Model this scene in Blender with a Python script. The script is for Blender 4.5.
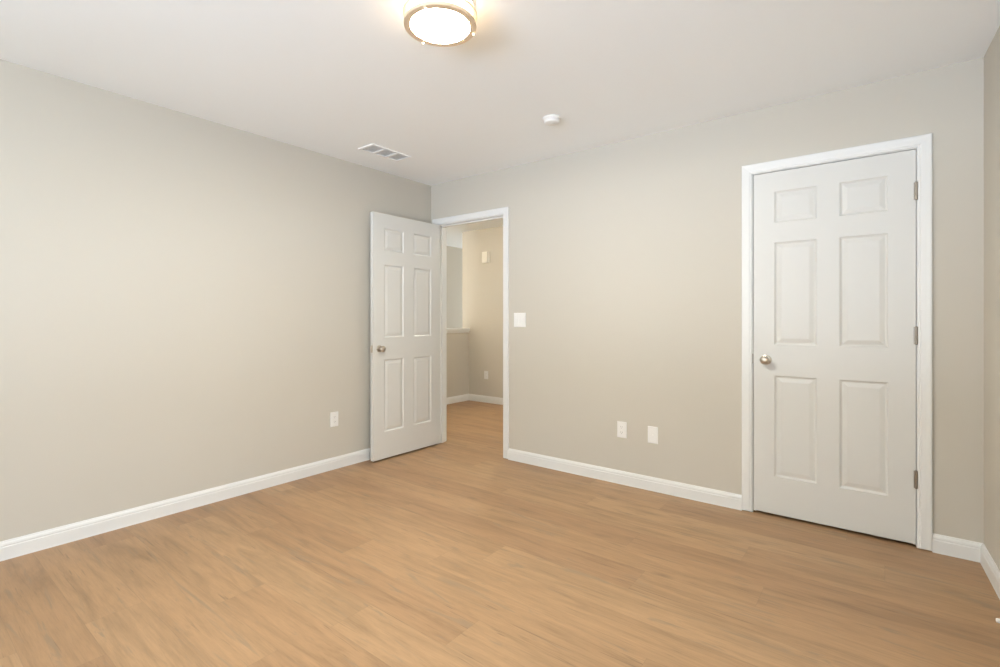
import bpy, bmesh, math
from math import sin, cos, pi, radians as R
from mathutils import Vector, Matrix

SC = bpy.context.scene
COL = SC.collection
for o in list(bpy.data.objects):
    bpy.data.objects.remove(o)

# ------------------------------------------------------------ room constants (metres)
H = 2.44                      # ceiling height
XR, RA = 3.783, 0.039         # right wall: x at the back corner, slight angle
CAMX, CAMY, CAMZ = 3.3941, -3.3148, 1.1778
YREAR = -5.20
WT = 0.115                    # wall thickness
D1 = (0.090, 0.865)           # entry door opening in back wall
D2 = (2.774, 3.535)           # closet door opening
DTOP = 2.052

# ------------------------------------------------------------ light levels
EXPO = 0.48
E_SKY = 0
E_UPFILL = 150
E_UPFILL2 = 1230.0
E_SKYR = 37.0
E_UPFILLR = 0
E_LAMP = 225.0
E_SIDE = 5.04
E_SFILL = 51.0
E_SFILL2 = 13.2
E_STAIR = 42.0
E_HALL = 112.0
E_WORLD = 2.45

# ------------------------------------------------------------ camera
cam = bpy.data.objects.new('camera', bpy.data.cameras.new('camera'))
COL.objects.link(cam)
cam.location = (CAMX, CAMY, CAMZ)
cam.rotation_euler = (pi/2, 0, 0.65841)
cam.data.sensor_width = 36.0
cam.data.lens = 493.7235/1000*36
cam.data.shift_y = -(333.5-318.52)/1000
cam.data.clip_start = 0.02
SC.camera = cam

# ------------------------------------------------------------ colour management, world
SC.view_settings.view_transform = 'Standard'
SC.view_settings.look = 'None'
SC.view_settings.gamma = 1
SC.view_settings.exposure = EXPO
SC.view_settings.use_curve_mapping = False
W = bpy.data.worlds.new('sky'); SC.world = W; W.use_nodes = True
bg = W.node_tree.nodes['Background']
bg.inputs[0].default_value = (0.86, 0.96, 1.06, 1)
bg.inputs[1].default_value = E_WORLD

# ------------------------------------------------------------ lights (rear and side window daylight, added fills)
RWIN = (3.62, 4.98, 0.60, 2.25)      # side window: distance along the right wall, z range
WIN = (1.45, 3.55, 0.60, 2.25)       # rear window opening x0 x1 z0 z1
def area(name, loc, rot, sx, sy, power, col):
    l = bpy.data.lights.new(name, 'AREA'); l.shape = 'RECTANGLE'
    l.size, l.size_y = sx, sy; l.energy = power; l.color = col
    o = bpy.data.objects.new(name, l); COL.objects.link(o)
    o.location = loc; o.rotation_euler = rot
    return o
SKYL = area('window_daylight', ((WIN[0]+WIN[1])/2, YREAR-0.30, (WIN[2]+WIN[3])/2), (R(90), 0, 0),
            WIN[1]-WIN[0], WIN[3]-WIN[2], E_SKY, (0.90, 0.95, 1.0))
# added area fills outside the window, tilted up to brighten the ceiling
UPFILL = area('ceiling_fill_near', (2.5, YREAR-1.9, -0.25), (R(90+40), 0, 0), 5.0, 1.2, E_UPFILL, (0.75, 0.90, 1.0))
UPFILL2 = area('ceiling_fill_far', (2.5, YREAR-6.0, -0.2), (R(90+17), 0, 0), 12.0, 1.6, E_UPFILL2, (0.82, 0.97, 1.20))
SFILL = area('stair_fill_near', (-1.45, -1.85, 1.2), (R(90), 0, 0), 1.8, 1.6, E_SFILL, (1.0, 0.97, 0.88))  # added fill for hall and stairwell, shining through an invented window
SFILL2 = area('stair_fill_end', (-2.0, 4.62, 1.3), (R(90), 0, R(180)), 0.9, 1.8, E_SFILL2, (1.0, 0.97, 0.88))  # added fill that lifts the far stairwell wall
LAMP_EMIT = E_LAMP
LAMP_COL = (1.0, 0.80, 0.56)
LENS_COL = (0.98, 0.97, 0.88)
STAIR_EMIT = E_STAIR
HALL_EMIT = E_HALL
STAIR_COL = (1.0, 0.83, 0.58)

SKYR = area('side_window_daylight', (4.27, -4.3, 1.42), (R(90), 0, R(90)+RA), RWIN[1]-RWIN[0], RWIN[3]-RWIN[2], E_SKYR, (0.74, 0.94, 1.22))
UPFILLR = area('ceiling_fill_side', (9.5, -3.4, -0.3), (R(90+17), 0, R(90)), 10.0, 1.6, E_UPFILLR, (0.86, 0.93, 1.0))  # added upward fill on the right side, switched off
# ------------------------------------------------------------ materials
def mat(name, col, rough=0.5, metal=0.0, spec=0.5, bump=None, emit=None, estr=0.0):
    m = bpy.data.materials.new(name); m.use_nodes = True
    nt = m.node_tree; b = nt.nodes['Principled BSDF']
    b.inputs['Base Color'].default_value = (*col, 1)
    b.inputs['Roughness'].default_value = rough
    b.inputs['Metallic'].default_value = metal
    b.inputs['Specular IOR Level'].default_value = spec
    if emit:
        b.inputs['Emission Color'].default_value = (*emit, 1)
        b.inputs['Emission Strength'].default_value = estr
    if bump:
        sc, st, di = bump
        tc = nt.nodes.new('ShaderNodeTexCoord'); n = nt.nodes.new('ShaderNodeTexNoise')
        n.inputs['Scale'].default_value = sc; n.inputs['Detail'].default_value = 3
        bp = nt.nodes.new('ShaderNodeBump'); bp.inputs['Strength'].default_value = st
        bp.inputs['Distance'].default_value = di
        nt.links.new(tc.outputs['Object'], n.inputs['Vector'])
        nt.links.new(n.outputs['Fac'], bp.inputs['Height'])
        nt.links.new(bp.outputs['Normal'], b.inputs['Normal'])
    return m

M_WALL = mat('greige_wall_paint', (0.605, 0.560, 0.478), 0.75, spec=0.25, bump=(180, 0.12, 0.002))
M_CEIL = mat('white_ceiling_paint', (0.935, 0.95, 0.95), 0.9, spec=0.2, bump=(140, 0.10, 0.002))
M_TRIM = mat('white_semigloss_trim', (0.80, 0.79, 0.755), 0.35, spec=0.45)
M_DOOR = mat('white_door_paint', (0.71, 0.695, 0.65), 0.40, spec=0.45, bump=(90, 0.05, 0.001))
M_PLATE = mat('white_plastic', (0.86, 0.84, 0.80), 0.30, spec=0.5)
M_SLOT = mat('dark_slot', (0.22, 0.21, 0.19), 0.6)
M_NICKEL = mat('brushed_nickel', (0.60, 0.54, 0.46), 0.28, metal=1.0)
M_HINGE = mat('satin_nickel_hinge', (0.36, 0.32, 0.27), 0.42, metal=1.0)
M_RING = mat('lamp_nickel', (0.86, 0.70, 0.51), 0.5, metal=0.45)
M_RUBBER = mat('white_rubber', (0.86, 0.84, 0.80), 0.6)
M_DUCT = mat('vent_duct_grey', (0.80, 0.79, 0.77), 0.7)
M_VENT = mat('vent_enamel', (0.93, 0.93, 0.92), 0.45)
M_CHIME = mat('ivory_plastic', (0.80, 0.76, 0.68), 0.4)
M_DIFF = mat('lit_diffuser', (0.9, 0.9, 0.9), 0.4, emit=LENS_COL, estr=LAMP_EMIT)
M_DIFF2 = mat('lit_diffuser_stair', (0.9, 0.9, 0.9), 0.4, emit=STAIR_COL, estr=STAIR_EMIT)
M_DIFF3 = mat('hall_fill_diffuser', (0.9, 0.9, 0.9), 0.4, emit=(1.0, 0.96, 0.84), estr=HALL_EMIT)
M_SIDE = mat('lit_diffuser_side', (0.9, 0.9, 0.9), 0.4, emit=LAMP_COL, estr=E_SIDE)
M_TREAD = mat('stair_carpet', (0.62, 0.57, 0.50), 0.9, bump=(300, 0.4, 0.004))

def glass_mat():
    m = bpy.data.materials.new('window_glass'); m.use_nodes = True
    nt = m.node_tree; nt.nodes.clear()
    out = nt.nodes.new('ShaderNodeOutputMaterial'); mx = nt.nodes.new('ShaderNodeMixShader')
    t = nt.nodes.new('ShaderNodeBsdfTransparent'); g = nt.nodes.new('ShaderNodeBsdfGlossy')
    g.inputs['Roughness'].default_value = 0.02; mx.inputs[0].default_value = 0.06
    nt.links.new(t.outputs[0], mx.inputs[1]); nt.links.new(g.outputs[0], mx.inputs[2])
    nt.links.new(mx.outputs[0], out.inputs[0])
    return m
M_GLASS = glass_mat()

def floor_mat():
    m = bpy.data.materials.new('oak_vinyl_planks'); m.use_nodes = True
    nt = m.node_tree; N = nt.nodes; L = nt.links
    b = N['Principled BSDF']
    def val(x):
        return x
    def M(op, a, c=None, d=None):
        n = N.new('ShaderNodeMath'); n.operation = op
        for i, v in enumerate((a, c, d)):
            if v is None: continue
            if isinstance(v, (int, float)): n.inputs[i].default_value = v
            else: L.new(v, n.inputs[i])
        return n.outputs[0]
    tc = N.new('ShaderNodeTexCoord'); sp = N.new('ShaderNodeSeparateXYZ')
    L.new(tc.outputs['Object'], sp.inputs[0])
    X, Y = sp.outputs['X'], sp.outputs['Y']
    PW, PL = 0.19, 1.5
    v = M('DIVIDE', M('ADD', Y, 2.98), PW)
    row = M('FLOOR', v); fv = M('FRACT', v)
    wn = N.new('ShaderNodeTexWhiteNoise'); wn.noise_dimensions = '1D'; L.new(M('ADD', row, 31.0), wn.inputs['W'])
    off = M('MULTIPLY', wn.outputs['Value'], PL)
    for k, xs in {0: 1.24, 3: 1.225, 4: 1.73, 5: 2.15, 6: 1.25, 9: 2.52, 10: 2.985}.items():
        c = M('COMPARE', row, float(k), 0.2)
        off = M('ADD', M('MULTIPLY', off, M('SUBTRACT', 1.0, c)), M('MULTIPLY', c, xs))
    u = M('DIVIDE', M('SUBTRACT', X, off), PL)
    colm = M('FLOOR', u); fu = M('FRACT', u)
    cid = N.new('ShaderNodeCombineXYZ'); L.new(row, cid.inputs[0]); L.new(colm, cid.inputs[1]); cid.inputs[2].default_value = 7.0
    w2 = N.new('ShaderNodeTexWhiteNoise'); w2.noise_dimensions = '3D'; L.new(cid.outputs[0], w2.inputs['Vector'])
    rnd = w2.outputs['Value']; rcol = w2.outputs['Color']
    rs = N.new('ShaderNodeSeparateColor'); L.new(rcol, rs.inputs[0])
    # grain space: shifted per plank, squashed along the plank
    def noise(sx, sy, scale, detail, rough=0.55, dist=0.0, k=13.0):
        cb = N.new('ShaderNodeCombineXYZ')
        L.new(M('ADD', M('MULTIPLY', X, sx), M('MULTIPLY', rs.outputs[0], k*3)), cb.inputs[0])
        L.new(M('ADD', M('MULTIPLY', Y, sy), M('MULTIPLY', rs.outputs[1], k*5)), cb.inputs[1])
        L.new(M('MULTIPLY', rnd, k), cb.inputs[2])
        n = N.new('ShaderNodeTexNoise'); n.inputs['Scale'].default_value = scale
        n.inputs['Detail'].default_value = detail; n.inputs['Roughness'].default_value = rough
        n.inputs['Distortion'].default_value = dist
        L.new(cb.outputs[0], n.inputs['Vector']); return n.outputs['Fac']
    def ramp(f, pts):
        r = N.new('ShaderNodeValToRGB'); r.color_ramp.interpolation = 'LINEAR'
        e = r.color_ramp.elements
        e[0].position, e[0].color = pts[0][0], (*pts[0][1], 1)
        e[1].position, e[1].color = pts[-1][0], (*pts[-1][1], 1)
        for p, c in pts[1:-1]:
            q = e.new(p); q.color = (*c, 1)
        L.new(f, r.inputs[0]); return r.outputs[0]
    def mix(kind, f, a, c):
        n = N.new('ShaderNodeMix'); n.data_type = 'RGBA'; n.blend_type = kind
        if isinstance(f, (int, float)): n.inputs[0].default_value = f
        else: L.new(f, n.inputs[0])
        for s, v_ in ((6, a), (7, c)):
            if isinstance(v_, tuple): n.inputs[s].default_value = (*v_, 1)
            else: L.new(v_, n.inputs[s])
        return n.outputs[2]
    g = lambda t: (t, t, t)
    base = ramp(rnd, [(0.0, (0.350, 0.203, 0.104)), (0.35, (0.378, 0.224, 0.114)),
                      (0.7, (0.397, 0.240, 0.123)), (1.0, (0.426, 0.264, 0.138))])
    broad = noise(0.8, 6.5, 1.5, 5, 0.60, 1.4)
    c1 = mix('MULTIPLY', 0.9, base, ramp(broad, [(0.25, g(0.66)), (0.40, g(0.88)), (0.52, g(1.02)), (0.78, g(1.14))]))
    mid = noise(1.1, 17, 2.2, 7, 0.70, 1.0, 19)
    c1b = mix('MULTIPLY', 0.65, c1, ramp(mid, [(0.30, g(0.74)), (0.47, g(0.98)), (0.70, g(1.12))]))
    fine = noise(1.8, 34, 6.0, 6, 0.75, 0.5, 17)
    c2 = mix('MULTIPLY', 0.9, c1b, ramp(fine, [(0.3, g(0.84)), (0.5, g(1.0)), (0.72, g(1.10))]))
    streak = noise(1.0, 8, 1.5, 6, 0.62, 2.6, 23)         # grey-brown cathedral streaks
    c3 = mix('MIX', ramp(streak, [(0.58, g(0)), (0.65, g(0.5)), (0.78, g(0.85))]), c2, (0.255, 0.185, 0.12))
    cbk = N.new('ShaderNodeCombineXYZ')
    L.new(M('ADD', M('MULTIPLY', X, 2.0), M('MULTIPLY', rnd, 9)), cbk.inputs[0]); L.new(M('MULTIPLY', Y, 5.4), cbk.inputs[1])
    vo = N.new('ShaderNodeTexVoronoi'); vo.inputs['Scale'].default_value = 1.0; L.new(cbk.outputs[0], vo.inputs['Vector'])
    vs = N.new('ShaderNodeSeparateColor'); L.new(vo.outputs['Color'], vs.inputs[0])
    knot = M('MULTIPLY', M('SUBTRACT', 1.0, M('SMOOTH_MIN', M('DIVIDE', vo.outputs['Distance'], 0.13), 1.0, 0.1)),
             M('GREATER_THAN', vs.outputs[0], 0.55))
    c4 = mix('MIX', M('MULTIPLY', knot, 0.75), c3, (0.20, 0.125, 0.07))
    # dark hairline checks
    hair = noise(2.6, 60, 1.2, 2, 0.5, 0.8, 29)
    c5 = mix('MIX', ramp(hair, [(0.66, g(0)), (0.73, g(0.55))]), c4, (0.17, 0.11, 0.065))
    # seams
    ev = M('MINIMUM', fv, M('SUBTRACT', 1.0, fv)); eu = M('MINIMUM', fu, M('SUBTRACT', 1.0, fu))
    sv = M('LESS_THAN', M('MULTIPLY', ev, PW), 0.0011); su = M('LESS_THAN', M('MULTIPLY', eu, PL), 0.0011)
    seam = M('MAXIMUM', sv, su)
    c6 = mix('MIX', M('MULTIPLY', seam, 0.30), c5, (0.20, 0.125, 0.07))
    L.new(c6, b.inputs['Base Color'])
    ro = M('ADD', 0.36, M('MULTIPLY', fine, 0.12)); L.new(ro, b.inputs['Roughness'])
    b.inputs['Specular IOR Level'].default_value = 0.45
    bp = N.new('ShaderNodeBump'); bp.inputs['Strength'].default_value = 0.18; bp.inputs['Distance'].default_value = 0.001
    L.new(M('SUBTRACT', fine, seam), bp.inputs['Height']); L.new(bp.outputs[0], b.inputs['Normal'])
    return m
M_FLOOR = floor_mat()

# ------------------------------------------------------------ mesh helpers
def box(bm, a, b):
    vs = [bm.verts.new((x, y, z)) for x in (a[0], b[0]) for y in (a[1], b[1]) for z in (a[2], b[2])]
    for f in ((0,1,3,2), (4,6,7,5), (0,4,5,1), (2,3,7,6), (0,2,6,4), (1,5,7,3)):
        bm.faces.new([vs[i] for i in f])

def prism(bm, pts, z0, z1):
    lo = [bm.verts.new((x, y, z0)) for x, y in pts]; hi = [bm.verts.new((x, y, z1)) for x, y in pts]
    n = len(pts)
    bm.faces.new(lo); bm.faces.new(hi)
    for i in range(n): bm.faces.new((lo[i], lo[(i+1) % n], hi[(i+1) % n], hi[i]))

def lathe(bm, prof, axis='z', origin=(0, 0, 0), seg=48, sx=1.0, flip=1):
    """prof: list of (radius, along)."""
    rings = []
    for r, t in prof:
        ring = []
        if r < 1e-6:
            p = (0, 0, t*flip); pts = [p]
        else:
            pts = [(r*cos(2*pi*i/seg), r*sin(2*pi*i/seg), t*flip) for i in range(seg)]
        for x, y, z in pts:
            if axis == 'y': x, y, z = x, z, y
            elif axis == 'x': x, y, z = z, x, y
            ring.append(bm.verts.new((x+origin[0], y+origin[1], z+origin[2])))
        rings.append(ring)
    for a, b in zip(rings, rings[1:]):
        for i in range(seg):
            j = (i+1) % seg
            if len(a) == 1 and len(b) == 1: break
            if len(a) == 1: bm.faces.new((a[0], b[i], b[j]))
            elif len(b) == 1: bm.faces.new((a[i], a[j], b[0]))
            else: bm.faces.new((a[i], a[j], b[j], b[i]))

def obj(name, bm, m, parent=None, smooth=False, bevel=0.0, label=None, loc=None):
    bmesh.ops.recalc_face_normals(bm, faces=bm.faces)
    if bevel:
        bmesh.ops.bevel(bm, geom=[e for e in bm.edges if e.calc_face_angle(0) > 0.5], offset=bevel,
                        segments=2, profile=0.6, affect='EDGES')
    me = bpy.data.meshes.new(name); bm.to_mesh(me); bm.free()
    if smooth:
        for p in me.polygons: p.use_smooth = True
        try: me.set_sharp_from_angle(angle=R(38))
        except Exception: pass
    me.materials.append(m)
    o = bpy.data.objects.new(name, me); COL.objects.link(o)
    if loc: o.location = loc
    if parent: o.parent = parent
    if label: o['label'] = label
    return o

def tag(o, label, cat, kind=None, group=None):
    o['label'] = label; o['category'] = cat
    if kind: o['kind'] = kind
    if group: o['group'] = group
    return o

def empty(name, loc, rotz=0):
    o = bpy.data.objects.new(name, None); COL.objects.link(o)
    o.location = loc; o.rotation_euler = (0, 0, rotz); o.empty_display_size = 0.05
    return o

def new(): return bmesh.new()
def S(name, bm, m, label, cat, **k): return tag(obj(name, bm, m, **k), label, cat, 'structure')

# ------------------------------------------------------------ the shell
def rx(y): return XR + math.tan(RA)*(-y)          # right wall face at depth y
XKNEE, XKB, YHW = -1.33, -1.45, 2.05              # knee wall faces, hall wall face
XST = -2.585                                      # far stairwell wall face
XE, YE = 4.3, 4.3

bm = new(); prism(bm, [(XKB, YREAR-0.12), (rx(YREAR)+0.12, YREAR-0.12), (rx(0)+0.12, 0), (XE, 0), (XE, YHW+WT), (XKB, YHW+WT)], -0.12, 0.0)
S('floor', bm, M_FLOOR, 'honey brown wood plank floor running through the room and hall', 'floor')

bm = new(); prism(bm, [(XST-WT, YREAR-0.12), (rx(YREAR)+0.12, YREAR-0.12), (rx(0)+0.12, 0), (XE, 0), (XE, YE+WT), (XST-WT, YE+WT)], H, H+0.12)
S('ceiling', bm, M_CEIL, 'smooth white painted ceiling', 'ceiling')

bm = new(); box(bm, (-WT, YREAR, 0), (0, 0, H))
S('wall_left', bm, M_WALL, 'long greige wall on the left, bare but for one low outlet', 'wall')

JT = 0.019                                        # jamb thickness
bm = new()
box(bm, (XKB, 0, 0), (D1[0]-JT, WT, H)); box(bm, (D1[0]-JT, 0, DTOP+JT), (D1[1]+JT, WT, H))
box(bm, (D1[1]+JT, 0, 0), (D2[0]-JT, WT, H)); box(bm, (D2[0]-JT, 0, DTOP+JT), (D2[1]+JT, WT, H))
box(bm, (D2[1]+JT, 0, 0), (XE, WT, H))
S('wall_back', bm, M_WALL, 'greige back wall holding the open doorway and the closet door', 'wall')

dr = Vector((sin(RA), -cos(RA), 0)); nr = Vector((-cos(RA), -sin(RA), 0))
def rp(t, off):
    p = Vector((XR, 0, 0))+dr*t-nr*off
    return (p.x, p.y)
bm = new(); TR = 5.19
def rseg(t0, t1, z0, z1): prism(bm, [rp(t0, 0), rp(t1, 0), rp(t1, 0.12), rp(t0, 0.12)], z0, z1)
rseg(0, RWIN[0], 0, H); rseg(RWIN[1], TR, 0, H); rseg(RWIN[0], RWIN[1], 0, RWIN[2]); rseg(RWIN[0], RWIN[1], RWIN[3], H)
S('wall_right', bm, M_WALL, 'greige side wall at the right edge beside the closet door', 'wall')

bm = new()
x0, x1, z0, z1 = WIN; a, b_ = YREAR-0.12, YREAR
box(bm, (-WT, a, 0), (x0, b_, H)); box(bm, (x1, a, 0), (rx(YREAR)+0.115, b_, H))
box(bm, (x0, a, 0), (x1, b_, z0)); box(bm, (x0, a, z1), (x1, b_, H))
S('wall_rear', bm, M_WALL, 'greige wall behind the viewpoint with a wide window', 'wall')

# windows: frame, mullion, meeting rails, glass, sill
def window(name, x0, x1, z0, z1, yi, label, loc=(0, 0, 0), rotz=0):
    y0, y1 = yi-0.10, yi-0.05
    bm = new(); f = 0.05
    box(bm, (x0, y0, z0), (x0+f, y1, z1)); box(bm, (x1-f, y0, z0), (x1, y1, z1))
    box(bm, (x0+f, y0, z1-f), (x1-f, y1, z1)); box(bm, (x0+f, y0, z0), (x1-f, y1, z0+f))
    xm = (x0+x1)/2; zm = (z0+z1)/2
    box(bm, (xm-0.04, y0, z0+f), (xm+0.04, y1, z1-f))
    box(bm, (x0+f, y0, zm-0.02), (xm-0.04, y1, zm+0.02)); box(bm, (xm+0.04, y0, zm-0.02), (x1-f, y1, zm+0.02))
    w = S(name, bm, M_TRIM, label, 'window'); w.location = loc; w.rotation_euler = (0, 0, rotz)
    bm = new(); box(bm, (x0+f, y0+0.022, z0+f), (x1-f, y0+0.026, z1-f)); obj('pane', bm, M_GLASS, w)
    bm = new(); box(bm, (x0-0.04, yi-0.05, z0-0.02), (x1+0.04, yi+0.05, z0)); obj('sill', bm, M_TRIM, w, bevel=0.003)
window('window_1', *WIN, YREAR, 'wide white double window in the rear wall')
window('fill_window_near', -2.35, -0.55, 0.4, 2.0, -1.6, 'white double window added for fill light at the near stairwell end')  # unseen window, added to let in the hall fill
window('window_3', -RWIN[1], -RWIN[0], RWIN[2], RWIN[3], 0, 'white double window in the right wall behind the viewpoint', (XR, 0, 0), math.atan2(-dr.y, -dr.x))

window('fill_window_end', -0.45, 0.45, 0.4, 2.2, 0, 'white window added for fill light at the far stairwell end', (-2.0, YE, 0), pi)  # unseen window, added to brighten the far stairwell wall
# hall and stairwell beyond the doorway
bm = new(); box(bm, (XKB, YHW, 0), (XE, YHW+WT, H))
S('wall_hall', bm, M_WALL, 'warm lit hall wall facing the doorway, catching a diagonal shadow', 'wall')
bm = new(); box(bm, (XKB, WT, 0), (XKNEE, YHW, 1.00))
S('wall_knee', bm, M_WALL, 'low half wall guarding the stairwell beyond the doorway', 'wall')
bm = new()
box(bm, (XKB-0.03, WT, 1.00), (XKNEE+0.028, YHW, 1.022)); box(bm, (XKB-0.018, WT, 1.022), (XKNEE+0.03, YHW, 1.042))
box(bm, (XKNEE, WT, 0.975), (XKNEE+0.014, YHW, 1.0))
S('trim_1', bm, M_TRIM, 'white cap board along the top of the hall half wall', 'trim', bevel=0.003)
bm = new(); box(bm, (XST-WT, -1.6, -2.4), (XST, YE, H))
S('wall_stair', bm, M_WALL, 'shaded far wall of the stairwell seen above the half wall', 'wall')
bm = new(); box(bm, (XST-WT, YE, -2.4), (-2.45, YE+WT, H)); box(bm, (-1.55, YE, -2.4), (XE, YE+WT, H))
box(bm, (-2.45, YE, -2.4), (-1.55, YE+WT, 0.4)); box(bm, (-2.45, YE, 2.2), (-1.55, YE+WT, H))
S('wall_stair_end', bm, M_WALL, 'end wall of the stairwell behind the hall wall', 'wall')
bm = new(); box(bm, (XST-WT, -1.72, -2.4), (-WT, -1.6, 0.4)); box(bm, (XST-WT, -1.72, 2.0), (-WT, -1.6, H))
box(bm, (XST-WT, -1.72, 0.4), (-2.35, -1.6, 2.0)); box(bm, (-0.55, -1.72, 0.4), (-WT, -1.6, 2.0))
S('wall_stair_near', bm, M_WALL, 'near end wall of the stairwell behind the left wall', 'wall')
bm = new(); box(bm, (XE, 0, 0), (XE+WT, YE+WT, H))
S('wall_hall_end', bm, M_WALL, 'end wall of the hall out of sight to the right', 'wall')
bm = new(); box(bm, (XKB, -1.6, -2.4), (XKB+0.1, YE, -0.12)); box(bm, (XKB, YHW+WT, -0.12), (XKB+0.1, YE, H))
S('wall_stair_side', bm, M_WALL, 'lower stairwell side wall under the half wall', 'wall')
bm = new()
for i in range(12):                                # steps going down towards +y
    zt = -0.19*(i+1); y_a = -0.9+0.27*i
    box(bm, (XST, y_a, -2.4), (XKB, y_a+0.27, zt))
box(bm, (XST, -1.6, -2.4), (XKB, -0.9, 0)); box(bm, (XST, -0.9+0.27*12, -2.45), (XKB, YE, -2.39))
S('stairs', bm, M_TREAD, 'carpeted steps going down behind the half wall', 'stairs')
# closet interior behind the closed door
bm = new()
box(bm, (D2[0]-0.3, WT, 0), (D2[0]-0.2, 0.8, H)); box(bm, (D2[0]-0.3, 0.8, 0), (XE, 0.9, H))
S('wall_closet', bm, M_WALL, 'closet walls behind the closed door', 'wall')

# ------------------------------------------------------------ baseboards
BH = 0.092
PROF = [(0, 0), (0.0145, 0), (0.0145, 0.004), (0.0135, 0.006), (0.0135, 0.062), (0.0115, 0.066), (0.0115, 0.069),
        (0.0125, 0.071), (0.0105, 0.080), (0.007, 0.087), (0.0055, BH), (0, BH)]   # (out, z)
def baseboard(name, p, q, n, label, m0=0.0, m1=0.0):
    """p->q along the wall face; n = outward normal; m0/m1 mitre slope at the ends (+ shortens with thickness)."""
    p, q, n = Vector(p), Vector(q), Vector(n); d = (q-p).normalized()
    bm = new(); A = []; B = []
    for o_, z in PROF:
        a = p+n*o_+d*(o_*m0); b = q+n*o_-d*(o_*m1)
        A.append(bm.verts.new((a.x, a.y, z))); B.append(bm.verts.new((b.x, b.y, z)))
    k = len(PROF)
    for i in range(k):
        j = (i+1) % k; bm.faces.new((A[i], A[j], B[j], B[i]))
    bm.faces.new(A); bm.faces.new(B)
    return S(name, bm, M_TRIM, label, 'baseboard')
CO = 0.0605                                        # casing width
baseboard('baseboard_left', (0, YREAR, 0), (0, 0, 0), (1, 0, 0), 'white baseboard along the long left wall', 1, 0)
baseboard('baseboard_back', (D1[1]+CO, 0, 0), (D2[0]-CO, 0, 0), (0, -1, 0), 'white baseboard between the doorway and the closet door')
baseboard('baseboard_corner', (D2[1]+CO, 0, 0), (XR, 0, 0), (0, -1, 0), 'short white baseboard between closet door and right corner', 0, 1)
baseboard('baseboard_right', (XR, 0, 0), tuple(Vector((XR, 0, 0))+dr*5.19), tuple(nr), 'white baseboard running along the right wall', 1, 0)
baseboard('baseboard_rear', (0, YREAR, 0), (rx(YREAR), YREAR, 0), (0, 1, 0), 'white baseboard along the rear wall', 1, 1)
baseboard('baseboard_hall', (XKNEE, YHW, 0), (XE, YHW, 0), (0, -1, 0), 'cream lit baseboard on the hall wall', 1, 0)
baseboard('baseboard_knee', (XKNEE, WT, 0), (XKNEE, YHW, 0), (1, 0, 0), 'white baseboard at the foot of the hall half wall', 0, 1)

# ------------------------------------------------------------ door casings and jambs
CP = [(0.004, 0), (0.004, 0.008), (0.007, 0.0105), (0.013, 0.011), (0.016, 0.0135), (0.022, 0.0145), (0.040, 0.0155),
      (0.052, 0.017), (0.058, 0.0165), (0.0605, 0.013), (0.0605, 0)]     # (across, thickness)
def casing(bm, x0, x1, zt, yf, sgn):
    st = []
    for u, v in CP:
        y = yf + sgn*v
        st.append([bm.verts.new(c) for c in ((x0-u, y, 0.007), (x0-u, y, zt+u), (x1+u, y, zt+u), (x1+u, y, 0.007))])
    k = len(CP)
    for i in range(k):
        a, b = st[i], st[(i+1) % k]
        for s in range(3): bm.faces.new((a[s], a[s+1], b[s+1], b[s]))
    bm.faces.new([s[0] for s in st]); bm.faces.new([s[3] for s in st])
def jambs(bm, x0, x1, zt, stop0, stop1):
    box(bm, (x0-JT, 0.0, 0), (x0, WT, zt)); box(bm, (x1, 0.0, 0), (x1+JT, WT, zt)); box(bm, (x0-JT, 0.0, zt), (x1+JT, WT, zt+JT))
    s = 0.011
    box(bm, (x0, stop0, 0), (x0+s, stop1, zt-s)); box(bm, (x1-s, stop0, 0), (x1, stop1, zt-s)); box(bm, (x0, stop0, zt-s), (x1, stop1, zt))
bm = new(); casing(bm, *D1, DTOP, 0, -1); casing(bm, *D1, DTOP, WT, 1); jambs(bm, *D1, DTOP, 0.040, 0.072)
S('trim_2', bm, M_TRIM, 'white casing and jamb framing the open doorway to the hall', 'door frame')
bm = new(); casing(bm, *D2, DTOP, 0, -1); jambs(bm, *D2, DTOP, 0.040, 0.072)
S('trim_3', bm, M_TRIM, 'white casing framing the closed closet door', 'door frame')

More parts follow.
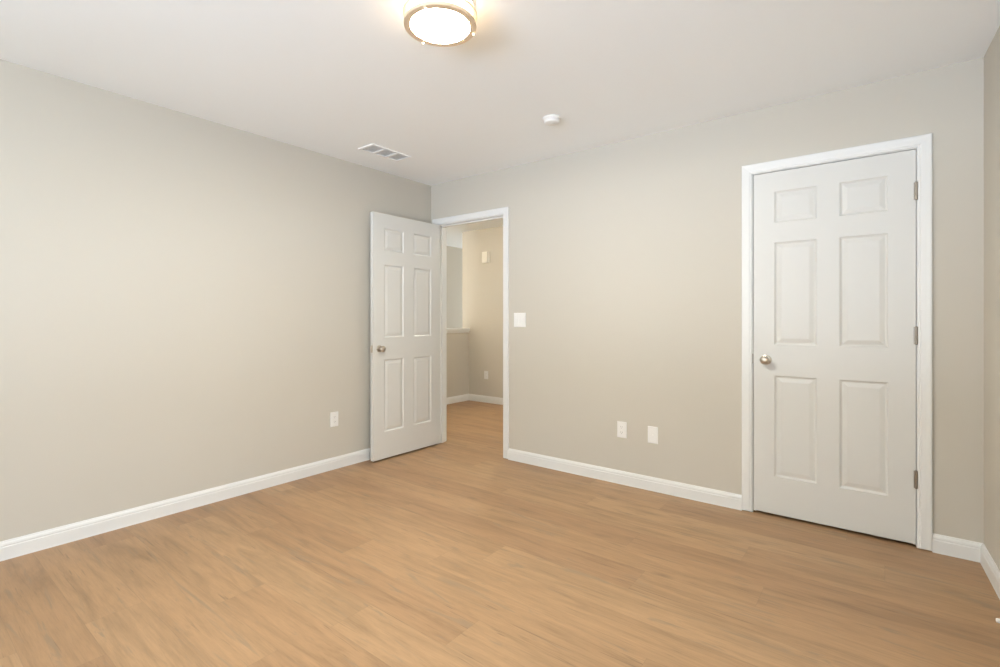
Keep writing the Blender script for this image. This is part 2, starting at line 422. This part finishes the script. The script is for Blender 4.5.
# ------------------------------------------------------------ six-panel doors
def leaf_mesh(w, h, t):
    """local: x 0..w, y 0..t (front face y=0), z 0..h"""
    bm = new()
    cols = [(0.112, 0.324), (w-0.324, w-0.112)]
    rows = [(0.223, 0.822), (1.006, 1.612), (1.728, 1.915)]
    xs = sorted({0, w, *[c for p in cols for c in p]}); zs = sorted({0, h, *[c for p in rows for c in p]})
    for side in (0, 1):
        yf = 0 if side == 0 else t; s = 1 if side == 0 else -1
        V = {}
        def v(x, z, d=0.0):
            k = (round(x, 5), round(z, 5), round(d, 5))
            if k not in V: V[k] = bm.verts.new((x, yf+s*d, z))
            return V[k]
        for i in range(len(xs)-1):
            for j in range(len(zs)-1):
                a, b, c, d = xs[i], xs[i+1], zs[j], zs[j+1]
                if (a, b) in cols and (c, d) in rows:
                    prev = [v(a, c), v(b, c), v(b, d), v(a, d)]
                    for ins, dep in ((0.0025, 0.003), (0.006, 0.0062), (0.011, 0.0085), (0.0135, 0.0085), (0.034, 0.0028), (0.037, 0.0022)):
                        cur = [v(a+ins, c+ins, dep), v(b-ins, c+ins, dep), v(b-ins, d-ins, dep), v(a+ins, d-ins, dep)]
                        for q in range(4): bm.faces.new((prev[q], prev[(q+1) % 4], cur[(q+1) % 4], cur[q]))
                        prev = cur
                    bm.faces.new(prev)
                else:
                    bm.faces.new((v(a, c), v(b, c), v(b, d), v(a, d)))
        if side == 0: VF = dict(V)
    # rim
    for (xa, za, xb, zb) in ((0, 0, w, 0), (w, 0, w, h), (w, h, 0, h), (0, h, 0, 0)):
        bm.faces.new([bm.verts.new(c) for c in ((xa, 0, za), (xb, 0, zb), (xb, t, zb), (xa, t, za))])
    bmesh.ops.remove_doubles(bm, verts=bm.verts, dist=1e-5)
    return bm

KNOB = [(0.0, 0.0), (0.0325, 0.0), (0.0325, 0.004), (0.030, 0.008), (0.020, 0.011), (0.0125, 0.014), (0.0115, 0.028), (0.014, 0.033),
        (0.022, 0.038), (0.0265, 0.045), (0.0275, 0.052), (0.0255, 0.059), (0.020, 0.0645), (0.011, 0.0675), (0.0, 0.0685)]
KNOB = [(a*0.92, b*0.92) for a, b in KNOB]
def hinge(parent, x, y, z, label=None):
    bm = new()
    lathe(bm, [(0, -0.047), (0.004, -0.047), (0.0065, -0.0445), (0.0065, 0.0445), (0.004, 0.047), (0, 0.047)], 'z', (x, y, z), 16)
    box(bm, (x-0.010, y+0.004, z-0.0445), (x+0.010, y+0.0075, z+0.0445))
    return obj('hinge', bm, M_HINGE, parent, smooth=True)

T = 0.035; DZ0 = 0.017; DH = DTOP-0.004-DZ0
# closet door (closed): front face flush with the wall face
w2 = D2[1]-D2[0]-0.006
d2 = obj('door_2', leaf_mesh(w2, DH, T), M_DOOR, loc=(D2[0]+0.003, 0.002, DZ0))
tag(d2, 'closed white six-panel closet door with round knob on its left', 'door', 'structure')
bm = new(); lathe(bm, KNOB, 'y', (0.067, 0, 0.931-DZ0), 40, flip=-1); obj('knob', bm, M_NICKEL, d2, smooth=True)
bm = new(); box(bm, (-0.0068, -0.0035, 0.935-DZ0-0.029), (-0.0004, 0.020, 0.935-DZ0+0.029)); obj('latch_plate', bm, M_HINGE, d2)
for zh in (1.833, 1.090, 0.351): hinge(d2, w2+0.0015, -0.0095, zh-DZ0)

# entry door (open 90 degrees into the room). Local x runs from hinge to latch.
w1 = 0.764
d1 = obj('door_1', leaf_mesh(w1, DH+0.004, T), M_DOOR, loc=(0.122, -0.006, DZ0-0.003))
d1.rotation_euler = (0, 0, -pi/2)      # local x -> -Y, local y -> -? (front face faces +X after the turn)
tag(d1, 'white six-panel door standing open into the room by the left wall', 'door', 'structure')
# rotation by -90: local (x,y) -> (y, -x); local y 0..t would go to +X, so mirror the leaf to -X
for v in d1.data.vertices: v.co.y = -v.co.y
d1.data.flip_normals()
zk = 0.932-DZ0
bm = new(); lathe(bm, KNOB, 'y', (w1-0.062, 0, zk), 40, flip=1); obj('knob', bm, M_NICKEL, d1, smooth=True)
bm = new(); lathe(bm, KNOB[:-5]+[(0.024, 0.055), (0.015, 0.060), (0, 0.061)], 'y', (w1-0.062, -T, zk), 40, flip=-1); obj('knob', bm, M_NICKEL, d1, smooth=True)
bm = new(); box(bm, (w1-0.0005, -T+0.005, zk-0.029), (w1+0.0012, -0.005, zk+0.029)); lathe(bm, [(0.0, 0.006), (0.008, 0.005), (0.009, 0.0)], 'x', (w1+0.001, -T/2, zk), 16)
obj('latch_plate', bm, M_NICKEL, d1)
for zh in (1.833, 1.090, 0.351): hinge(d1, -0.002, -T-0.002, zh-DZ0)

# ------------------------------------------------------------ wall plates (local: plate in XZ plane, faces -Y)
def plate_bm(w, h, t=0.006):
    bm = new()
    lo = 0.0035
    pts = [(-w/2, -h/2), (w/2, -h/2), (w/2, h/2), (-w/2, h/2)]
    a = [bm.verts.new((x, 0, z)) for x, z in pts]
    b = [bm.verts.new((x, -t*0.45, z)) for x, z in pts]
    k = [bm.verts.new((x-math.copysign(lo, x), -t, z-math.copysign(lo, z))) for x, z in pts]
    for r0, r1 in ((a, b), (b, k)):
        for i in range(4): bm.faces.new((r0[i], r0[(i+1) % 4], r1[(i+1) % 4], r1[i]))
    bm.faces.new(k); bm.faces.new(a[::-1])
    return bm
def face_ring(bm, z, t=0.006):
    n = 20; d = -t-0.0022
    def p(i, r, y):
        a = 2*pi*i/n; x = r*cos(a); zz = r*sin(a)
        zz = max(-0.0135, min(0.0135, zz))
        return bm.verts.new((x, y, z+zz))
    A = [p(i, 0.0172, -t+0.001) for i in range(n)]; B = [p(i, 0.0168, d) for i in range(n)]
    for i in range(n): bm.faces.new((A[i], A[(i+1) % n], B[(i+1) % n], B[i]))
    bm.faces.new(B)
def outlet(loc, rotz, label, group=None, m=None):
    e = obj('wall_outlet', plate_bm(0.071, 0.115), m or M_PLATE, loc=loc); e.rotation_euler = (0, 0, rotz)
    tag(e, label, 'outlet', group=group)
    for z in (0.0195, -0.0195):
        bm = new(); face_ring(bm, z); r = obj('receptacle', bm, m or M_PLATE, e)
        bm = new()
        box(bm, (-0.0075, -0.0085, z-0.001), (-0.0055, -0.0079, z+0.007)); box(bm, (0.0055, -0.0085, z-0.001), (0.0075, -0.0079, z+0.006))
        lathe(bm, [(0, 0.0), (0.0022, 0.0), (0.0022, 0.0006), (0, 0.0006)], 'y', (0, -0.0085, z-0.007), 12)
        obj('socket_slots', bm, M_SLOT, r)
    bm = new(); lathe(bm, [(0, 0), (0.003, 0), (0.003, 0.0008), (0, 0.0012)], 'y', (0, -0.006, 0), 14, flip=-1); obj('screw', bm, M_PLATE, e)
    return e
outlet((0.0, -1.050, 0.388), pi/2, 'white duplex outlet low on the long left wall', m=M_PLATE)
outlet((1.929, 0.0, 0.386), 0, 'white duplex outlet on back wall, the one nearer the doorway')
outlet((-1.000, YHW, 0.385), 0, 'small outlet low on the lit hall wall beyond the doorway')
# blank / coax plate
e = obj('coax_plate', plate_bm(0.071, 0.115), M_PLATE, loc=(2.154, 0.0, 0.381)); tag(e, 'white cable jack plate low on back wall, nearer the closet door', 'wall plate')
bm = new(); lathe(bm, [(0, 0), (0.0075, 0), (0.0075, 0.002), (0.0048, 0.002), (0.0048, 0.009), (0.002, 0.009), (0.002, 0.005), (0, 0.005)], 'y', (0, -0.006, 0), 20, flip=-1)
obj('jack', bm, M_PLATE, e, smooth=True)
for z in (-0.042, 0.042):
    bm = new(); lathe(bm, [(0, 0), (0.003, 0), (0.003, 0.0008), (0, 0.0012)], 'y', (0, -0.006, z), 14, flip=-1); obj('screw', bm, M_PLATE, e)
# two-gang switch
e = obj('light_switch', plate_bm(0.117, 0.117), M_PLATE, loc=(1.037, 0.0, 1.166)); tag(e, 'white two gang light switch beside the doorway casing', 'light switch')
for x in (-0.023, 0.023):
    bm = new()
    box(bm, (x-0.0165, -0.0072, -0.033), (x+0.0165, -0.005, 0.033))
    f = obj('switch_bezel', bm, M_PLATE, e)
    bm = new()                                        # tilted paddle
    v = [bm.verts.new(c) for c in ((x-0.0145, -0.007, -0.031), (x+0.0145, -0.007, -0.031), (x+0.0145, -0.0105, -0.031), (x-0.0145, -0.0105, -0.031),
                                   (x-0.0145, -0.007, 0.031), (x+0.0145, -0.007, 0.031), (x+0.0145, -0.0078, 0.031), (x-0.0145, -0.0078, 0.031))]
    for q in ((0, 1, 2, 3), (4, 7, 6, 5), (0, 4, 5, 1), (1, 5, 6, 2), (2, 6, 7, 3), (3, 7, 4, 0)): bm.faces.new([v[i] for i in q])
    obj('rocker', bm, M_PLATE, f)

# door chime high on the hall wall
e = empty('door_chime', (-0.995, YHW, 2.035)); tag(e, 'small ivory door chime box high on the lit hall wall', 'door chime')
bm = new(); box(bm, (-0.055, -0.036, -0.078), (0.040, 0, 0.078)); obj('chime_cover', bm, M_CHIME, e, bevel=0.004)
bm = new(); box(bm, (0.046, -0.020, -0.078), (0.058, 0, 0.078)); box(bm, (0.040, -0.008, -0.06), (0.046, 0, 0.06)); obj('chime_back', bm, M_CHIME, e)

# ------------------------------------------------------------ ceiling vent
e = empty('ceiling_vent', (0.406, -0.876, H)); tag(e, 'white three-section air vent in the ceiling near the corner', 'vent')
hw, hl = 0.086, 0.186
ops = [(-0.165, -0.068), (-0.046, 0.046), (0.072, 0.167)]; ow = 0.067
bm = new(); zt, zb = 0.0, -0.007
box(bm, (-hw, -hl, zb), (-ow, hl, zt)); box(bm, (ow, -hl, zb), (hw, hl, zt))
ys = [-hl] + [c for p in ops for c in p] + [hl]
for a, b in zip(ys[0::2], ys[1::2]): box(bm, (-ow, a, zb), (ow, b, zt))
obj('frame', bm, M_VENT, e)
bm = new(); box(bm, (-ow, -0.166, -0.0012), (ow, 0.168, -0.0004)); obj('duct_opening', bm, M_DUCT, e)
for a, b in ops:
    bm = new(); n = 7
    for i in range(n):
        xx = -ow + (i+0.5)*2*ow/n
        v = [bm.verts.new(c) for c in ((xx-0.006, a, -0.0015), (xx-0.004, a, -0.0015), (xx+0.006, a, -0.0065), (xx+0.004, a, -0.0068),
                                       (xx-0.006, b, -0.0015), (xx-0.004, b, -0.0015), (xx+0.006, b, -0.0065), (xx+0.004, b, -0.0068))]
        for q in ((0, 1, 2, 3), (4, 7, 6, 5), (0, 4, 5, 1), (1, 5, 6, 2), (2, 6, 7, 3), (3, 7, 4, 0)): bm.faces.new([v[k] for k in q])
    obj('louvers', bm, M_VENT, e)

# ------------------------------------------------------------ smoke detector
e = obj('smoke_detector', (lambda b: (lathe(b, [(0, 0), (0.056, 0), (0.056, 0.009), (0.052, 0.012), (0.0485, 0.013), (0.0485, 0.024), (0.045, 0.031), (0.035, 0.035), (0.0, 0.036)],
        'z', (0, 0, 0), 48, flip=-1), b)[1])(new()), M_PLATE, smooth=True, loc=(1.749, -0.654, H))
tag(e, 'round white smoke detector on the ceiling', 'smoke detector')
bm = new()
for i in range(24):
    a0 = 2*pi*i/24; a1 = a0+2*pi/24*0.55
    pts = [(0.0488*cos(a), 0.0488*sin(a)) for a in (a0, a1)] + [(0.0475*cos(a), 0.0475*sin(a)) for a in (a1, a0)]
    prism(bm, pts, -0.0215, -0.0155)
obj('sensor_slots', bm, M_DUCT, e)
bm = new(); lathe(bm, [(0, 0), (0.009, 0), (0.009, 0.0015), (0, 0.002)], 'z', (0.0, 0.0, -0.036), 20, flip=-1); obj('test_button', bm, M_PLATE, e)

# ------------------------------------------------------------ ceiling lamps
def lamp(loc, label, mdiff, mside=None):
    e = empty('ceiling_lamp', loc); tag(e, label, 'ceiling light')
    bm = new(); lathe(bm, [(0, 0), (0.138, 0), (0.138, 0.012), (0.130, 0.016), (0, 0.016)], 'z', (0, 0, 0), 64, flip=-1); obj('base_plate', bm, M_PLATE, e, smooth=True)
    bm = new(); lathe(bm, [(0, 0.016), (0.1265, 0.016), (0.1285, 0.03), (0.1285, 0.070), (0.1180, 0.075), (0.1180, 0.0875), (0.0, 0.0875)], 'z', (0, 0, 0), 64, flip=-1)
    obj('diffuser', bm, mside or mdiff, e, smooth=True)
    bm = new(); lathe(bm, [(0, 0.0875), (0.1180, 0.0875), (0.1178, 0.0890), (0.0, 0.0900)], 'z', (0, 0, 0), 64, flip=-1)
    obj('bottom_lens', bm, mdiff, e, smooth=True)
    def ring(z0, z1, ri, ro):
        bm = new(); b = 0.0015
        prof = [(ri, z0+b), (ri+b, z0), (ro-b, z0), (ro, z0+b), (ro, z1-b), (ro-b, z1), (ri+b, z1), (ri, z1-b), (ri, z0+b)]
        lathe(bm, prof, 'z', (0, 0, 0), 96, flip=-1); bmesh.ops.remove_doubles(bm, verts=bm.verts, dist=1e-6)
        return obj('metal_ring', bm, M_RING, e, smooth=True)
    ring(0.040, 0.0475, 0.1295, 0.1475)
    ring(0.076, 0.090, 0.1190, 0.1450)
    for a in (-70, 55, 166):
        bm = new(); x, y = 0.1395*cos(R(a)), 0.1395*sin(R(a))
        lathe(bm, [(0, 0.012), (0.003, 0.012), (0.003, 0.090), (0.0052, 0.0905), (0.0052, 0.096), (0.003, 0.099), (0, 0.0995)], 'z', (x, y, 0), 14, flip=-1)
        obj('post', bm, M_RING, e, smooth=True)
    return e
lamp((1.988, -1.890, H), 'lit round flush ceiling light with two nickel rings in the room', M_DIFF, M_SIDE)
lamp((-1.95, 0.85, H), 'lit round ceiling light above the stairwell', M_DIFF2)
lamp((0.3, 1.08, H), 'round ceiling light added as unseen hall fill behind the back wall', M_DIFF3)  # unseen lamp, added to fill the hall with light

# ------------------------------------------------------------ door stop on the right baseboard
ys_ = -0.712
p0 = Vector((rx(ys_), ys_, 0.048)) + nr*0.0125
e = empty('door_stop', tuple(p0), 0); e.rotation_euler = (0, 0, math.atan2(nr.y, nr.x))
tag(e, 'white tipped spring door stop on the right wall baseboard', 'door stop')
bm = new(); lathe(bm, [(0, 0), (0.012, 0), (0.011, 0.004), (0.006, 0.006), (0, 0.006)], 'x', (0, 0, 0), 20); obj('base', bm, M_NICKEL, e, smooth=True)
bm = new()                                            # coiled spring as a tube
prevr = None; turns = 16; n = turns*14
for i in range(n+1):
    a = 2*pi*i/14; x = 0.005+0.045*i/n; c = Vector((x, 0.0055*cos(a), 0.0055*sin(a)))
    rad = Vector((0, cos(a), sin(a))); ax = Vector((1, 0, 0))
    r = [bm.verts.new(c+(rad*cos(t)+ax*sin(t))*0.0012) for t in [2*pi*k/6 for k in range(6)]]
    if prevr:
        for k in range(6): bm.faces.new((prevr[k], prevr[(k+1) % 6], r[(k+1) % 6], r[k]))
    prevr = r
obj('spring', bm, M_NICKEL, e, smooth=True)
bm = new(); lathe(bm, [(0, 0.048), (0.0075, 0.048), (0.0082, 0.051), (0.0082, 0.063), (0.0072, 0.066), (0, 0.067)], 'x', (0, 0, 0), 24); obj('rubber_tip', bm, M_RUBBER, e, smooth=True, label='white rubber tip')
